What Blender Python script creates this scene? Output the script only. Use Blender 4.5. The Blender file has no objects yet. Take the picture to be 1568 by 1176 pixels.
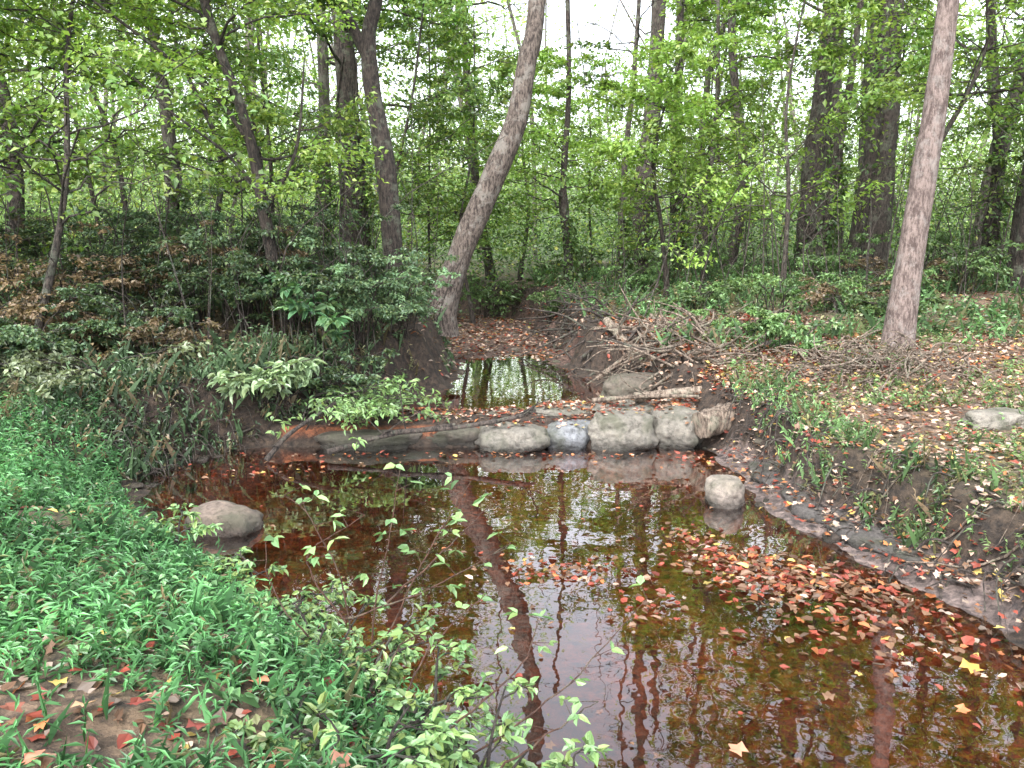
import bpy, math
import numpy as np
from mathutils import Vector
from mathutils.bvhtree import BVHTree
rng = np.random.default_rng(11)
SC = bpy.context.scene

# ------------------------------------------------------------------ noise
def _h2(ix, iy, s):
    v = np.sin(ix*127.1+iy*311.7+s*74.7)*43758.5453
    return v-np.floor(v)
def vn2(x, y, s=0):
    x = np.asarray(x, float); y = np.asarray(y, float)
    ix = np.floor(x); iy = np.floor(y); fx = x-ix; fy = y-iy
    fx = fx*fx*(3-2*fx); fy = fy*fy*(3-2*fy)
    a = _h2(ix, iy, s)*(1-fx)+_h2(ix+1, iy, s)*fx
    b = _h2(ix, iy+1, s)*(1-fx)+_h2(ix+1, iy+1, s)*fx
    return (a*(1-fy)+b*fy)*2-1
def vn3(p, s=0):
    z = p[:, 2]; iz = np.floor(z); f = z-iz; f = f*f*(3-2*f)
    def layer(k):
        return vn2(p[:, 0]+k*17.37, p[:, 1]+k*9.13, s)
    return layer(iz)*(1-f)+layer(iz+1)*f
def sst(t):
    t = np.clip(t, 0, 1); return t*t*(3-2*t)

# ------------------------------------------------------------------ terrain
YK = [-40, -10, 0, 2, 3.07, 4.1, 5.1, 5.6, 6.3, 7.2, 8.0, 8.6, 9.3, 10, 11, 12, 13, 15, 18, 20, 24, 30, 45]
LK = [2.0, 1.2, .85, .35, -.15, -.95, -1.95, -2.5, -3.05, -3.5, -3.3, -2.8, -1.9, -1.4, -1.0, -.85, -.85, -1.1, -1.6, -2.0, -5, -12, -30]
RK = [9, 6, 4.2, 3.6, 3.2, 2.85, 2.5, 2.35, 2.2, 2.15, 2.15, 2.1, 1.9, 1.6, 1.4, 1.2, 1.0, .9, .7, .4, -1.8, -7, -25]
def Lx(y): return np.interp(y, YK, LK)
def Rx(y): return np.interp(y, YK, RK)
def HL(y): return np.interp(y, [0, 5, 7, 8.5, 10, 14, 22], [.5, .45, .5, .8, .95, 1.05, 1.0])
def HR(y): return np.interp(y, [0, 5, 7, 8.5, 10, 14, 20], [.42, .42, .48, .55, .75, .9, 1.0])
def zf(x, y):
    x = np.asarray(x, float); y = np.asarray(y, float)
    wob = .12*vn2(y*1.7, x*.2, 5)+.08*vn2(y*5.1, x*.3, 6)
    sl = Lx(y)+wob-x; sr = x-Rx(y)-wob
    wl = np.where(y > 8.6, .22, 0.)
    bed = np.interp(y, [8.3, 8.6, 8.8, 9.2, 9.6, 12.6, 13.8, 15.5, 24], [-.32, .15, .27, .27, .02, .05, .17, .27, .36])
    d = np.minimum(-sl, -sr)
    zin = wl+(bed-wl)*sst(d/.55)+np.where(y > 12.4, .05*vn2(x*1.6, y*1.2, 61), 0)*sst(d/.3)
    wL = np.interp(y, [0, 5, 6.5, 8, 12, 16], [.9, 1.3, 1.1, .4, .45, .8])
    wR = np.interp(y, [0, 8, 9, 20], [.4, .35, .4, .5])
    shelf = np.interp(y, [0, 4, 5.0, 6.8, 7.8, 8.6], [0.02, .05, .28, .25, .2, 0])
    zl = wl+(HL(y)-wl)*sst(sl/wL)+.07*np.clip(sl-.6, 0, 7)
    s2 = np.clip(sr-shelf, 0, None)
    zr = wl+.05*sst(sr/.2)+(HR(y)-wl)*sst((s2+.12*vn2(x*4, y*4, 62)*sst(s2*6))/wR)+.055*np.clip(s2-.5, 0, 7)
    out = np.where(sl > 0, zl, zr)
    z = np.where(d > 0, zin, out)
    amp = sst((np.maximum(sl, sr)-.05)/.8)
    z = z+amp*(.09*vn2(x*.9, y*.9, 1)+.05*vn2(x*2.3, y*2.3, 2))+(.25+.75*amp)*.025*vn2(x*6, y*6, 3)
    r = np.hypot(x, y)
    z = z+sst((r-38)/60)*8*(.8+.4*vn2(x*.03, y*.03, 8))
    return z

# ------------------------------------------------------------------ mesh builder
class MB:
    def __init__(s): s.V = []; s.F = []; s.C = []; s.n = 0
    def add(s, V, F, mat=0, C=(.5, .5, .5)):
        V = np.asarray(V, float); F = np.asarray(F, int)
        C = np.asarray(C, float)
        if C.ndim == 1: C = np.tile(C, (len(V), 1))
        s.V.append(V); s.C.append(C); s.F.append((F+s.n, mat)); s.n += len(V)
    def build(s, name, mats, smooth=False):
        V = np.concatenate(s.V); C = np.concatenate(s.C)
        me = bpy.data.meshes.new(name)
        me.vertices.add(len(V)); me.vertices.foreach_set('co', V.astype(np.float32).ravel())
        li = np.concatenate([f.ravel() for f, m in s.F])
        lt = np.concatenate([np.full(len(f), f.shape[1]) for f, m in s.F])
        mi = np.concatenate([np.full(len(f), m) for f, m in s.F])
        ls = np.concatenate([[0], np.cumsum(lt)[:-1]])
        me.loops.add(len(li)); me.loops.foreach_set('vertex_index', li.astype(np.int32))
        me.polygons.add(len(lt)); me.polygons.foreach_set('loop_start', ls.astype(np.int32))
        me.polygons.foreach_set('loop_total', lt.astype(np.int32))
        me.polygons.foreach_set('material_index', mi.astype(np.int32))
        if smooth is True:
            me.polygons.foreach_set('use_smooth', np.ones(len(lt), bool))
        elif smooth == 'mat0':
            me.polygons.foreach_set('use_smooth', mi == 0)
        else:
            me.polygons.foreach_set('use_smooth', np.zeros(len(lt), bool))
        a = me.attributes.new('Col', 'FLOAT_COLOR', 'POINT')
        a.data.foreach_set('color', np.concatenate([C, np.ones((len(C), 1))], 1).astype(np.float32).ravel())
        me.update(calc_edges=True)
        for m in mats: me.materials.append(m)
        ob = bpy.data.objects.new(name, me); SC.collection.objects.link(ob)
        return ob

T_DIA = (np.array([(0, 0, 0), (.42, .5, .1), (1, 0, -.1), (.42, -.5, .1)]), np.array([(0, 3, 2), (0, 2, 1)]))
T_OVAL = (np.array([(0, 0, 0), (.27, -.44, .07), (.66, -.32, .05), (1, 0, -.14), (.66, .32, .05), (.27, .44, .07)]),
          np.array([(0, 1, 2, 3), (0, 3, 4, 5)]))
def _maple():
    o = []
    for a, r in [(180, .12), (140, .42), (105, .34), (65, .55), (38, .38), (0, .62), (-38, .38), (-65, .55), (-105, .34), (-140, .42)]:
        o.append((.4+r*math.cos(math.radians(a)), r*math.sin(math.radians(a)), .25*r*r*(1 if a % 2 else -.8)))
    n = len(o); o.append((.4, 0, 0.0))
    return np.array(o), np.array([(i, (i+1) % n, n) for i in range(n)])
T_MAP = _maple()
def leaves(mb, P, yaw, pitch, roll, L, W, C, T=T_DIA, mat=0):
    n = len(P)
    if n == 0: return
    tv, tf = T; k = len(tv)
    L = np.broadcast_to(L, (n,)); W = np.broadcast_to(W, (n,))
    cy, sy, cp, sp = np.cos(yaw), np.sin(yaw), np.cos(pitch), np.sin(pitch)
    d = np.stack([cy*cp, sy*cp, sp], 1)
    s0 = np.stack([-sy, cy, 0*cy], 1); n0 = np.cross(d, s0)
    cr, sr = np.cos(roll)[:, None], np.sin(roll)[:, None]
    s1 = s0*cr+n0*sr; n1 = np.cross(d, s1)
    V = (P[:, None, :]+(L[:, None]*tv[None, :, 0])[..., None]*d[:, None, :]
         + (W[:, None]*tv[None, :, 1])[..., None]*s1[:, None, :]
         + (L[:, None]*tv[None, :, 2])[..., None]*n1[:, None, :])
    F = (np.arange(n)*k)[:, None, None]+tf[None]
    C = np.asarray(C, float)
    if C.ndim == 1: C = np.tile(C, (n, 1))
    mb.add(V.reshape(-1, 3), F.reshape(-1, tf.shape[1]), mat, np.repeat(C, k, 0))
def jcol(base, n, v=.35, yel=.15, r=None):
    r = r or rng
    c = np.array(base)[None]*(1-v+2*v*r.random((n, 1)))
    y = (r.random((n, 1))**2)*yel*2
    return c*(1-y)+y*np.array([[.34, .36, .06]])
def pal(n, cols, w, v=.3):
    i = rng.choice(len(cols), n, p=np.array(w)/sum(w))
    return np.array(cols)[i]*(1-v+2*v*rng.random((n, 1)))

def crom(pts, n):
    P = np.array(pts, float)
    if len(P) < 3:
        t = np.linspace(0, 1, n)[:, None]; return P[0]*(1-t)+P[-1]*t
    Q = np.vstack([2*P[0]-P[1], P, 2*P[-1]-P[-2]])
    out = []
    u = np.linspace(0, len(P)-1, n)
    for x in u:
        i = min(int(x), len(P)-2); t = x-i
        a, b, c, d = Q[i], Q[i+1], Q[i+2], Q[i+3]
        out.append(.5*((2*b)+(c-a)*t+(2*a-5*b+4*c-d)*t*t+(3*b-a-3*c+d)*t**3))
    return np.array(out)
def tube(mb, P, R, seg=6, mat=0, C=(.5, .5, .5), rough=0., nf=3., cap=False):
    P = np.asarray(P, float); n = len(P); R = np.broadcast_to(R, (n,))
    T = np.gradient(P, axis=0); T /= np.linalg.norm(T, axis=1)[:, None]+1e-9
    ref = np.array([0.13, 1, 0.07]) if abs(T[:, 1]).mean() < .8 else np.array([1, .1, .1])
    U = np.cross(T, ref); U /= np.linalg.norm(U, axis=1)[:, None]; W = np.cross(T, U)
    a = np.arange(seg)*2*math.pi/seg
    D = U[:, None]*np.cos(a)[None, :, None]+W[:, None]*np.sin(a)[None, :, None]
    V = P[:, None]+D*R[:, None, None]
    if rough:
        f = (vn3((V*nf*np.array([1, 1, .45])).reshape(-1, 3), 3)+.5*vn3((V*nf*2.7).reshape(-1, 3), 4)).reshape(n, seg)
        V = V+D*(R[:, None]*rough*f)[..., None]
    i = np.arange(n-1)[:, None]*seg; j = np.arange(seg)[None]; j2 = (j+1) % seg
    F = np.stack([i+j, i+j2, i+seg+j2, i+seg+j], -1).reshape(-1, 4)
    mb.add(V.reshape(-1, 3), F, mat, C)
    if cap:
        for e, o in ((0, 0), (n-1, seg)):
            VV = np.vstack([V[e], P[e][None]]); FF = np.array([(k, (k+1) % seg, seg) for k in range(seg)])
            mb.add(VV, FF, mat+cap-1, C)

# ------------------------------------------------------------------ materials
def newmat(name):
    m = bpy.data.materials.new(name); m.use_nodes = True
    m.node_tree.nodes.clear(); return m, m.node_tree.nodes, m.node_tree.links
def leafmat(name, trans=.4, gloss=.06, rough=.45, bri=1.):
    m, N, K = newmat(name)
    o = N.new('ShaderNodeOutputMaterial'); a = N.new('ShaderNodeAttribute'); a.attribute_name = 'Col'
    mul = N.new('ShaderNodeVectorMath'); mul.operation = 'SCALE'; mul.inputs['Scale'].default_value = bri
    K.new(a.outputs['Color'], mul.inputs[0])
    d = N.new('ShaderNodeBsdfDiffuse'); t = N.new('ShaderNodeBsdfTranslucent')
    K.new(mul.outputs[0], d.inputs[0])
    ty = N.new('ShaderNodeVectorMath'); ty.operation = 'MULTIPLY'; ty.inputs[1].default_value = (1.25, 1.35, .7)
    K.new(mul.outputs[0], ty.inputs[0]); K.new(ty.outputs[0], t.inputs[0])
    mx = N.new('ShaderNodeMixShader'); mx.inputs[0].default_value = trans
    K.new(d.outputs[0], mx.inputs[1]); K.new(t.outputs[0], mx.inputs[2])
    gl = N.new('ShaderNodeBsdfGlossy'); gl.inputs['Roughness'].default_value = rough; gl.inputs[0].default_value = (.9, .96, 1, 1)
    m2 = N.new('ShaderNodeMixShader'); m2.inputs[0].default_value = gloss
    K.new(mx.outputs[0], m2.inputs[1]); K.new(gl.outputs[0], m2.inputs[2]); K.new(m2.outputs[0], o.inputs[0])
    return m
M_LEAF = leafmat('leaf_green', .42, .035, .42, 1.2)
M_LOW = leafmat('leaf_ground_plants', .3, .035, .42, 1.3)
M_LITTER = leafmat('dead_leaf', .12, .03, .5, .85)

def ramp(N, K, src, stops):
    r = N.new('ShaderNodeValToRGB'); e = r.color_ramp.elements
    while len(e) < len(stops): e.new(.5)
    for q, (p, c) in zip(e, stops): q.position = p; q.color = (*c, 1)
    K.new(src, r.inputs[0]); return r
def barkmat(name, dark, light, sc=9., lichen=(.25, .3, .22), lic=.25):
    m, N, K = newmat(name)
    o = N.new('ShaderNodeOutputMaterial'); b = N.new('ShaderNodeBsdfPrincipled'); b.inputs['Roughness'].default_value = .9
    g = N.new('ShaderNodeNewGeometry'); mp = N.new('ShaderNodeMapping'); mp.inputs['Scale'].default_value = (1, 1, .3)
    K.new(g.outputs['Position'], mp.inputs[0])
    n1 = N.new('ShaderNodeTexNoise'); n1.inputs['Scale'].default_value = sc*3.6; n1.inputs['Detail'].default_value = 7; n1.inputs['Roughness'].default_value = .75
    K.new(mp.outputs[0], n1.inputs['Vector'])
    r1 = ramp(N, K, n1.outputs[0], [(.42, dark), (.58, light)])
    n2 = N.new('ShaderNodeTexNoise'); n2.inputs['Scale'].default_value = 5.; n2.inputs['Detail'].default_value = 8; n2.inputs['Roughness'].default_value = .7
    K.new(g.outputs['Position'], n2.inputs['Vector'])
    r2 = ramp(N, K, n2.outputs[0], [(.52, (0, 0, 0)), (.6, (lic, lic, lic))])
    mx = N.new('ShaderNodeMix'); mx.data_type = 'RGBA'
    K.new(r2.outputs[0], mx.inputs[0]); K.new(r1.outputs[0], mx.inputs[6]); mx.inputs[7].default_value = (*lichen, 1)
    K.new(mx.outputs[2], b.inputs['Base Color'])
    bp = N.new('ShaderNodeBump'); bp.inputs['Strength'].default_value = 1; bp.inputs['Distance'].default_value = .06
    K.new(n1.outputs[0], bp.inputs['Height']); K.new(bp.outputs[0], b.inputs['Normal'])
    K.new(b.outputs[0], o.inputs[0]); return m
B_LEAN = barkmat('bark_grey_brown', (.025, .018, .016), (.17, .138, .118), lichen=(.27, .255, .23), lic=.6)
B_DARK = barkmat('bark_dark', (.01, .008, .007), (.065, .05, .042))
B_PALE = barkmat('bark_pale', (.08, .057, .052), (.25, .197, .18), 7., (.3, .28, .265), .45)
B_MID = barkmat('bark_mid', (.016, .013, .012), (.09, .072, .062))
B_FAR = barkmat('bark_far', (.04, .035, .03), (.14, .12, .105), 4.)
B_WOOD = barkmat('weathered_wood', (.06, .042, .032), (.27, .215, .17), 8.)
B_LOG = barkmat('pale_dead_wood', (.08, .057, .042), (.34, .275, .22), 8.)
B_RED = barkmat('reddish_twig', (.06, .028, .02), (.14, .07, .048), 8.)

def stonemat():
    m, N, K = newmat('creek_stone')
    o = N.new('ShaderNodeOutputMaterial'); b = N.new('ShaderNodeBsdfPrincipled')
    a = N.new('ShaderNodeAttribute'); a.attribute_name = 'Col'
    g = N.new('ShaderNodeNewGeometry')
    n1 = N.new('ShaderNodeTexNoise'); n1.inputs['Scale'].default_value = 18; n1.inputs['Detail'].default_value = 9; n1.inputs['Roughness'].default_value = .78
    K.new(g.outputs['Position'], n1.inputs['Vector'])
    r1 = ramp(N, K, n1.outputs[0], [(.36, (.4, .39, .37)), (.5, (.88, .88, .86)), (.66, (1.2, 1.17, 1.1))])
    mu = N.new('ShaderNodeMix'); mu.data_type = 'RGBA'; mu.blend_type = 'MULTIPLY'; mu.inputs[0].default_value = 1
    K.new(a.outputs['Color'], mu.inputs[6]); K.new(r1.outputs[0], mu.inputs[7])
    n2 = N.new('ShaderNodeTexNoise'); n2.inputs['Scale'].default_value = 4; n2.inputs['Detail'].default_value = 6; K.new(g.outputs['Position'], n2.inputs['Vector'])
    r2 = ramp(N, K, n2.outputs[0], [(.46, (0, 0, 0)), (.66, (.7, .7, .7))])
    ms = N.new('ShaderNodeMix'); ms.data_type = 'RGBA'; K.new(r2.outputs[0], ms.inputs[0]); K.new(mu.outputs[2], ms.inputs[6]); ms.inputs[7].default_value = (.065, .072, .045, 1)
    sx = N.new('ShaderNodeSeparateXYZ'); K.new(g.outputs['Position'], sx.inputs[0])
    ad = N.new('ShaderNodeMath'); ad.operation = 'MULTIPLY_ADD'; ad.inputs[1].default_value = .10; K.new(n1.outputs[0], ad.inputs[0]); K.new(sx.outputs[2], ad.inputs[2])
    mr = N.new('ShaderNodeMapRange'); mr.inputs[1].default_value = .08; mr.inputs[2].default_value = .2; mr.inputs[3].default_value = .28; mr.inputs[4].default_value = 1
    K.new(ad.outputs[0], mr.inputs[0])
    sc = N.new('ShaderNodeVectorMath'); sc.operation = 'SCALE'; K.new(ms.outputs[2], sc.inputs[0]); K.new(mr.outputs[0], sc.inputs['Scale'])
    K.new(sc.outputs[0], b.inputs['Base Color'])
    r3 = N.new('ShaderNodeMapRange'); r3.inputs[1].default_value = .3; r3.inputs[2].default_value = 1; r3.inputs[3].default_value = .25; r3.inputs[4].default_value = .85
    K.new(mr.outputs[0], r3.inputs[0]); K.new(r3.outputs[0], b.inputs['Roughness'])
    bp = N.new('ShaderNodeBump'); bp.inputs['Strength'].default_value = 1; bp.inputs['Distance'].default_value = .04
    K.new(n1.outputs[0], bp.inputs['Height']); K.new(bp.outputs[0], b.inputs['Normal'])
    K.new(b.outputs[0], o.inputs[0]); return m
M_STONE = stonemat()

def groundmat():
    m, N, K = newmat('forest_soil')
    o = N.new('ShaderNodeOutputMaterial'); b = N.new('ShaderNodeBsdfPrincipled')
    a = N.new('ShaderNodeAttribute'); a.attribute_name = 'Col'
    g = N.new('ShaderNodeNewGeometry')
    n1 = N.new('ShaderNodeTexNoise'); n1.inputs['Scale'].default_value = 14; n1.inputs['Detail'].default_value = 8; n1.inputs['Roughness'].default_value = .7
    v = N.new('ShaderNodeTexVoronoi'); v.inputs['Scale'].default_value = 18; v.inputs['Randomness'].default_value = 1
    K.new(g.outputs['Position'], n1.inputs['Vector']); K.new(g.outputs['Position'], v.inputs['Vector'])
    r1 = ramp(N, K, n1.outputs[0], [(.35, (.25, .25, .27)), (.65, (1.5, 1.4, 1.3))])
    mu = N.new('ShaderNodeMix'); mu.data_type = 'RGBA'; mu.blend_type = 'MULTIPLY'; mu.inputs[0].default_value = 1
    K.new(a.outputs['Color'], mu.inputs[6]); K.new(r1.outputs[0], mu.inputs[7])
    sp = N.new('ShaderNodeSeparateColor'); K.new(v.outputs['Color'], sp.inputs[0])
    mr = N.new('ShaderNodeMapRange'); mr.inputs[3].default_value = .6; mr.inputs[4].default_value = 1.4; K.new(sp.outputs[0], mr.inputs[0])
    sc = N.new('ShaderNodeVectorMath'); sc.operation = 'SCALE'; K.new(mu.outputs[2], sc.inputs[0]); K.new(mr.outputs[0], sc.inputs['Scale'])
    K.new(sc.outputs[0], b.inputs['Base Color']); b.inputs['Roughness'].default_value = .8
    bp = N.new('ShaderNodeBump'); bp.inputs['Strength'].default_value = 1; bp.inputs['Distance'].default_value = .06
    K.new(n1.outputs[0], bp.inputs['Height']); K.new(bp.outputs[0], b.inputs['Normal'])
    K.new(b.outputs[0], o.inputs[0]); return m
M_GROUND = groundmat()

def watermat():
    m, N, K = newmat('creek_water')
    o = N.new('ShaderNodeOutputMaterial')
    g = N.new('ShaderNodeNewGeometry')
    n1 = N.new('ShaderNodeTexNoise'); n1.inputs['Scale'].default_value = 3.5; n1.inputs['Detail'].default_value = 2.5
    K.new(g.outputs['Position'], n1.inputs['Vector'])
    bp = N.new('ShaderNodeBump'); bp.inputs['Strength'].default_value = .08; bp.inputs['Distance'].default_value = .03
    K.new(n1.outputs[0], bp.inputs['Height'])
    fr = N.new('ShaderNodeFresnel'); fr.inputs['IOR'].default_value = 1.55; K.new(bp.outputs[0], fr.inputs['Normal'])
    mm = N.new('ShaderNodeMath'); mm.operation = 'MULTIPLY_ADD'; mm.inputs[1].default_value = 2.1; mm.inputs[2].default_value = .0; mm.use_clamp = True
    K.new(fr.outputs[0], mm.inputs[0])
    gl = N.new('ShaderNodeBsdfGlossy'); gl.inputs['Roughness'].default_value = .012; gl.inputs[0].default_value = (1, .975, .98, 1); K.new(bp.outputs[0], gl.inputs['Normal'])
    tr = N.new('ShaderNodeBsdfTransparent'); tr.inputs[0].default_value = (.80, .60, .46, 1)
    mx = N.new('ShaderNodeMixShader'); K.new(mm.outputs[0], mx.inputs[0]); K.new(tr.outputs[0], mx.inputs[1]); K.new(gl.outputs[0], mx.inputs[2])
    K.new(mx.outputs[0], o.inputs[0]); return m
M_WATER = watermat()

# ------------------------------------------------------------------ ground
def axis(lo, a, b, hi, st, g=1.09):
    mid = list(np.arange(a, b, st)); up = [b]; s = st
    while up[-1] < hi: s *= g; up.append(up[-1]+s)
    dn = [a]; s = st
    while dn[-1] > lo: s *= g; dn.append(dn[-1]-s)
    return np.array(dn[1:][::-1]+mid+up)
ax = axis(-160, -5, 6.5, 160, .05); ay = axis(-60, 1.0, 13, 190, .05, 1.045)
X, Y = np.meshgrid(ax, ay)
Z = zf(X, Y)
nx, ny = len(ax), len(ay)
i = np.arange(ny-1)[:, None]*nx; j = np.arange(nx-1)[None]
F = np.stack([i+j, i+j+1, i+nx+j+1, i+nx+j], -1).reshape(-1, 4)
s_out = np.maximum(Lx(Y)-X, X-Rx(Y))
WLs = np.where(Y > 8.6, .22, 0.)
soil = np.array([.04, .029, .022]); litter = np.array([.14, .098, .072]); mud = np.array([.28, .105, .05]); sand = np.array([.14, .115, .112]); green = np.array([.05, .085, .03])
k = sst((s_out-.4)/1.0)[..., None]
C = soil*(1-k)+litter*k
gm = sst(vn2(X*.5, Y*.5, 21)*1.5+.4)[..., None]*k*.6
C = C*(1-gm)+green*gm
inb = ((Z < WLs-.02) & (Y < 14.5) & (s_out < .4))[..., None]; C = np.where(inb, mud*(.75+.4*vn2(X*1.1, Y*1.1, 31)[..., None]), C)
bar = ((s_out < .15) & (Y >= 13.0) & (Y < 40) & (Z > .2))[..., None]; C = np.where(bar, np.array([.12, .078, .066])*(.8+.4*vn2(X*2, Y*2, 33)[..., None]), C)
sh = ((X-Rx(Y) > -.15) & (X-Rx(Y) < .5) & (Y > 4.3) & (Y < 8.3) & (Z < .12) & (Z > -.02))[..., None]; C = np.where(sh, sand, C)
far = sst((np.hypot(X, Y)-22)/20)[..., None]; C = C*(1-far)+np.array([.07, .105, .045])*far
mb = MB(); mb.add(np.stack([X, Y, Z], -1).reshape(-1, 3), F, 0, C.reshape(-1, 3))
ground = mb.build('ground', [M_GROUND], True)

def waterplane(name, x0, x1, y0, y1, z):
    mb = MB(); mb.add([(x0, y0, z), (x1, y0, z), (x1, y1, z), (x0, y1, z)], [(0, 1, 2, 3)])
    return mb.build(name, [M_WATER])
waterplane('creek_water', -4.4, 9, -40, 8.75, 0.0)
waterplane('creek_water', -3.5, 3.2, 8.9, 16.5, 0.205)

# ------------------------------------------------------------------ stones
import bmesh
def icos(sub):
    bm = bmesh.new(); bmesh.ops.create_icosphere(bm, subdivisions=sub, radius=1)
    V = np.array([v.co[:] for v in bm.verts]); F = np.array([[v.index for v in f.verts] for f in bm.faces]); bm.free(); return V, F
IV, IF = icos(5); IV3, IF3 = icos(3)
stoneV = []; stoneF = []; soff = 0
def stoneshape(V0, x, y, z, sx, sy, sz, seed, rz, p, rough):
    V = V0/(np.abs(V0)**p).sum(1)[:, None]**(1/p)
    V = V*(1+rough*vn3(V0*1.4+seed*3.1, seed)[:, None]+rough*.5*vn3(V0*3.1+seed, seed+1)[:, None]+rough*.25*vn3(V0*9+seed, seed+2)[:, None])
    V[:, 2] = np.where(V[:, 2] > .72, .72+(V[:, 2]-.72)*.45, V[:, 2])
    V *= np.array([sx, sy, sz]); c, s = math.cos(rz), math.sin(rz)
    return np.stack([V[:, 0]*c-V[:, 1]*s+x, V[:, 0]*s+V[:, 1]*c+y, V[:, 2]+z], 1)
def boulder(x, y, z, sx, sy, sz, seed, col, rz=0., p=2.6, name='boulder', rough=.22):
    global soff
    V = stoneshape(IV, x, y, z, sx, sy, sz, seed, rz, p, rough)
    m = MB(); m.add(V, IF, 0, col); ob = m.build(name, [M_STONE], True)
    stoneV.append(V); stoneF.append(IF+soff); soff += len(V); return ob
GR = (.185, .175, .157); BL = (.20, .215, .243); BR = (.22, .175, .15); DK = (.10, .088, .076); PL = (.25, .232, .207); SG = (.135, .124, .123)
boulder(-1.55, 8.62, .03, .55, .24, .17, 1, DK, .05)
boulder(-.65, 8.72, .05, .36, .25, .17, 9, DK, -.1)
boulder(0.02, 8.52, .10, .38, .25, .18, 2, GR, .06)
boulder(.63, 8.62, .10, .28, .22, .20, 3, BL, -.1, 2.2)
boulder(1.17, 8.56, .16, .37, .27, .27, 4, GR, .08, 2.4)
boulder(1.80, 8.68, .17, .30, .28, .27, 5, GR, -.12, 2.3)
boulder(2.93, 8.68, .26, .31, .30, .33, 6, PL, .3, 2.8)
boulder(.55, 9.12, .17, .45, .25, .22, 12, GR, .1)
boulder(1.30, 9.15, .20, .42, .26, .21, 13, GR, -.1)
boulder(2.05, 9.18, .22, .42, .28, .20, 14, GR, .1)
boulder(-.15, 9.10, .10, .35, .25, .22, 15, DK, .1)
boulder(1.58, 10.15, .30, .42, .30, .29, 7, (.13, .113, .095), .1, 2.8)
boulder(-2.27, 6.0, .02, .29, .22, .18, 8, BR, -.1, 2.2, rough=.17)
boulder(1.82, 6.60, .08, .165, .17, .19, 10, (.30, .26, .235), .2, 2.2, rough=.14)
boulder(-1.0, 8.15, -.1, .3, .22, .13, 22, DK, .2)
boulder(4.4, 7.1, .60, .30, .2, .12, 11, PL, .2, 2.4)
boulder(2.42, 7.2, .03, .40, .18, .09, 19, SG, 1.5, 3)
boulder(2.50, 6.35, .03, .45, .20, .09, 17, SG, 1.75, 3)
boulder(2.72, 5.55, .03, .45, .20, .09, 23, SG, 1.95, 3)
boulder(2.75, 6.75, .16, .28, .14, .09, 18, (.11, .095, .085), 1.6, 3)
boulder(2.98, 5.9, .18, .25, .13, .08, 16, (.11, .095, .085), 1.9, 3)
m = MB()
for q in range(95):
    r = rng.random()
    if r < .3: y = rng.uniform(3.5, 8.6); x = Rx(y)+rng.uniform(-.15, .5)
    elif r < .6: y = rng.uniform(5.5, 8.4); x = Lx(y)+rng.uniform(-.2, .3)
    else: y = rng.uniform(12.2, 18); x = rng.uniform(Lx(y), Rx(y)+.2)
    s = rng.uniform(.015, .06)*(1.5 if rng.random() < .12 else 1)
    m.add(stoneshape(IV3, x, y, float(zf(x, y))+s*.1, s*rng.uniform(.9, 1.6), s, s*rng.uniform(.5, .8), q, rng.uniform(0, 3), 2.4, .2), IF3, 0, np.array(BR)*rng.uniform(.3, .9))
m.build('shore_pebbles', [M_STONE], True)

# ------------------------------------------------------------------ logs / roots
def log(name, pts, r0, r1, mat, seg=14, rough=.18, n=24, twigs=0):
    m = MB(); P = crom(pts, n)
    tube(m, P, np.linspace(r0, r1, n), seg, 0, rough=rough, nf=6, cap=1)
    for _ in range(twigs):
        q = P[rng.integers(4, n-2)]; d = rng.normal(size=3)*[1, .6, .8]; d[2] = abs(d[2])*.7; d /= np.linalg.norm(d)
        tube(m, crom([q, q+d*.25+rng.normal(size=3)*.04, q+d*.55], 6), np.linspace(r1*.45, .004, 6), 5)
    return m.build(name, [mat], True)
log('fallen_log', [(2.0, 8.36, .27), (2.5, 8.58, .36), (3.3, 8.9, .52)], .14, .12, B_WOOD, 18, .35)
log('fallen_log', [(1.4, 9.0, .46), (2.2, 9.02, .54), (3.1, 8.92, .63)], .055, .045, B_LOG, 14, .3)
log('fallen_log', [(3.15, 8.4, .58), (3.5, 8.5, .62), (3.9, 8.55, .68)], .07, .06, B_MID)
log('fallen_log', [(2.0, 10.4, .42), (1.7, 11.3, .7), (1.45, 12.3, 1.02)], .085, .06, B_LOG, 12, .2, 24, 4)
log('fallen_log', [(2.2, 9.9, .5), (3.0, 10.3, .82), (3.9, 10.5, .95)], .07, .045, B_MID, 12, .2, 24, 5)
log('fallen_branch', [(2.4, 10.2, .35), (2.3, 11.2, .75), (2.15, 12.4, 1.1)], .045, .03, B_WOOD, 8, .2, 20, 6)
log('fallen_branch', [(1.2, 11.2, .3), (1.9, 11.3, .8), (2.7, 11.5, 1.1)], .035, .02, B_WOOD, 8, .2, 20, 5)
log('fallen_branch', [(2.9, 10.2, .6), (2.2, 11.0, .85), (1.5, 12.2, 1.0)], .03, .02, B_WOOD, 8, .2, 20, 6)
log('fallen_branch', [(1.1, 12.6, .4), (1.6, 12.2, .9), (1.9, 12.1, 1.4)], .03, .015, B_MID, 8, .2, 20, 5)
log('fallen_branch', [(1.7, 9.7, .35), (2.3, 9.8, .6), (3.0, 9.6, .8)], .03, .015, B_WOOD, 8, .2, 20, 5)
log('fallen_branch', [(2.1, 9.6, .4), (2.5, 10.3, .8), (2.7, 11.2, 1.05)], .03, .015, B_WOOD, 8, .2, 20, 5)
log('fallen_branch', [(3.0, 9.3, .68), (3.6, 9.0, .8), (4.4, 8.9, .85)], .035, .015, B_WOOD, 8, .2, 20, 6)
log('fallen_branch', [(-1.35, 8.25, .22), (-.6, 8.3, .27), (0., 8.35, .36), (.25, 8.5, .42)], .03, .022, B_MID, 8, .2, 20, 3)
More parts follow.
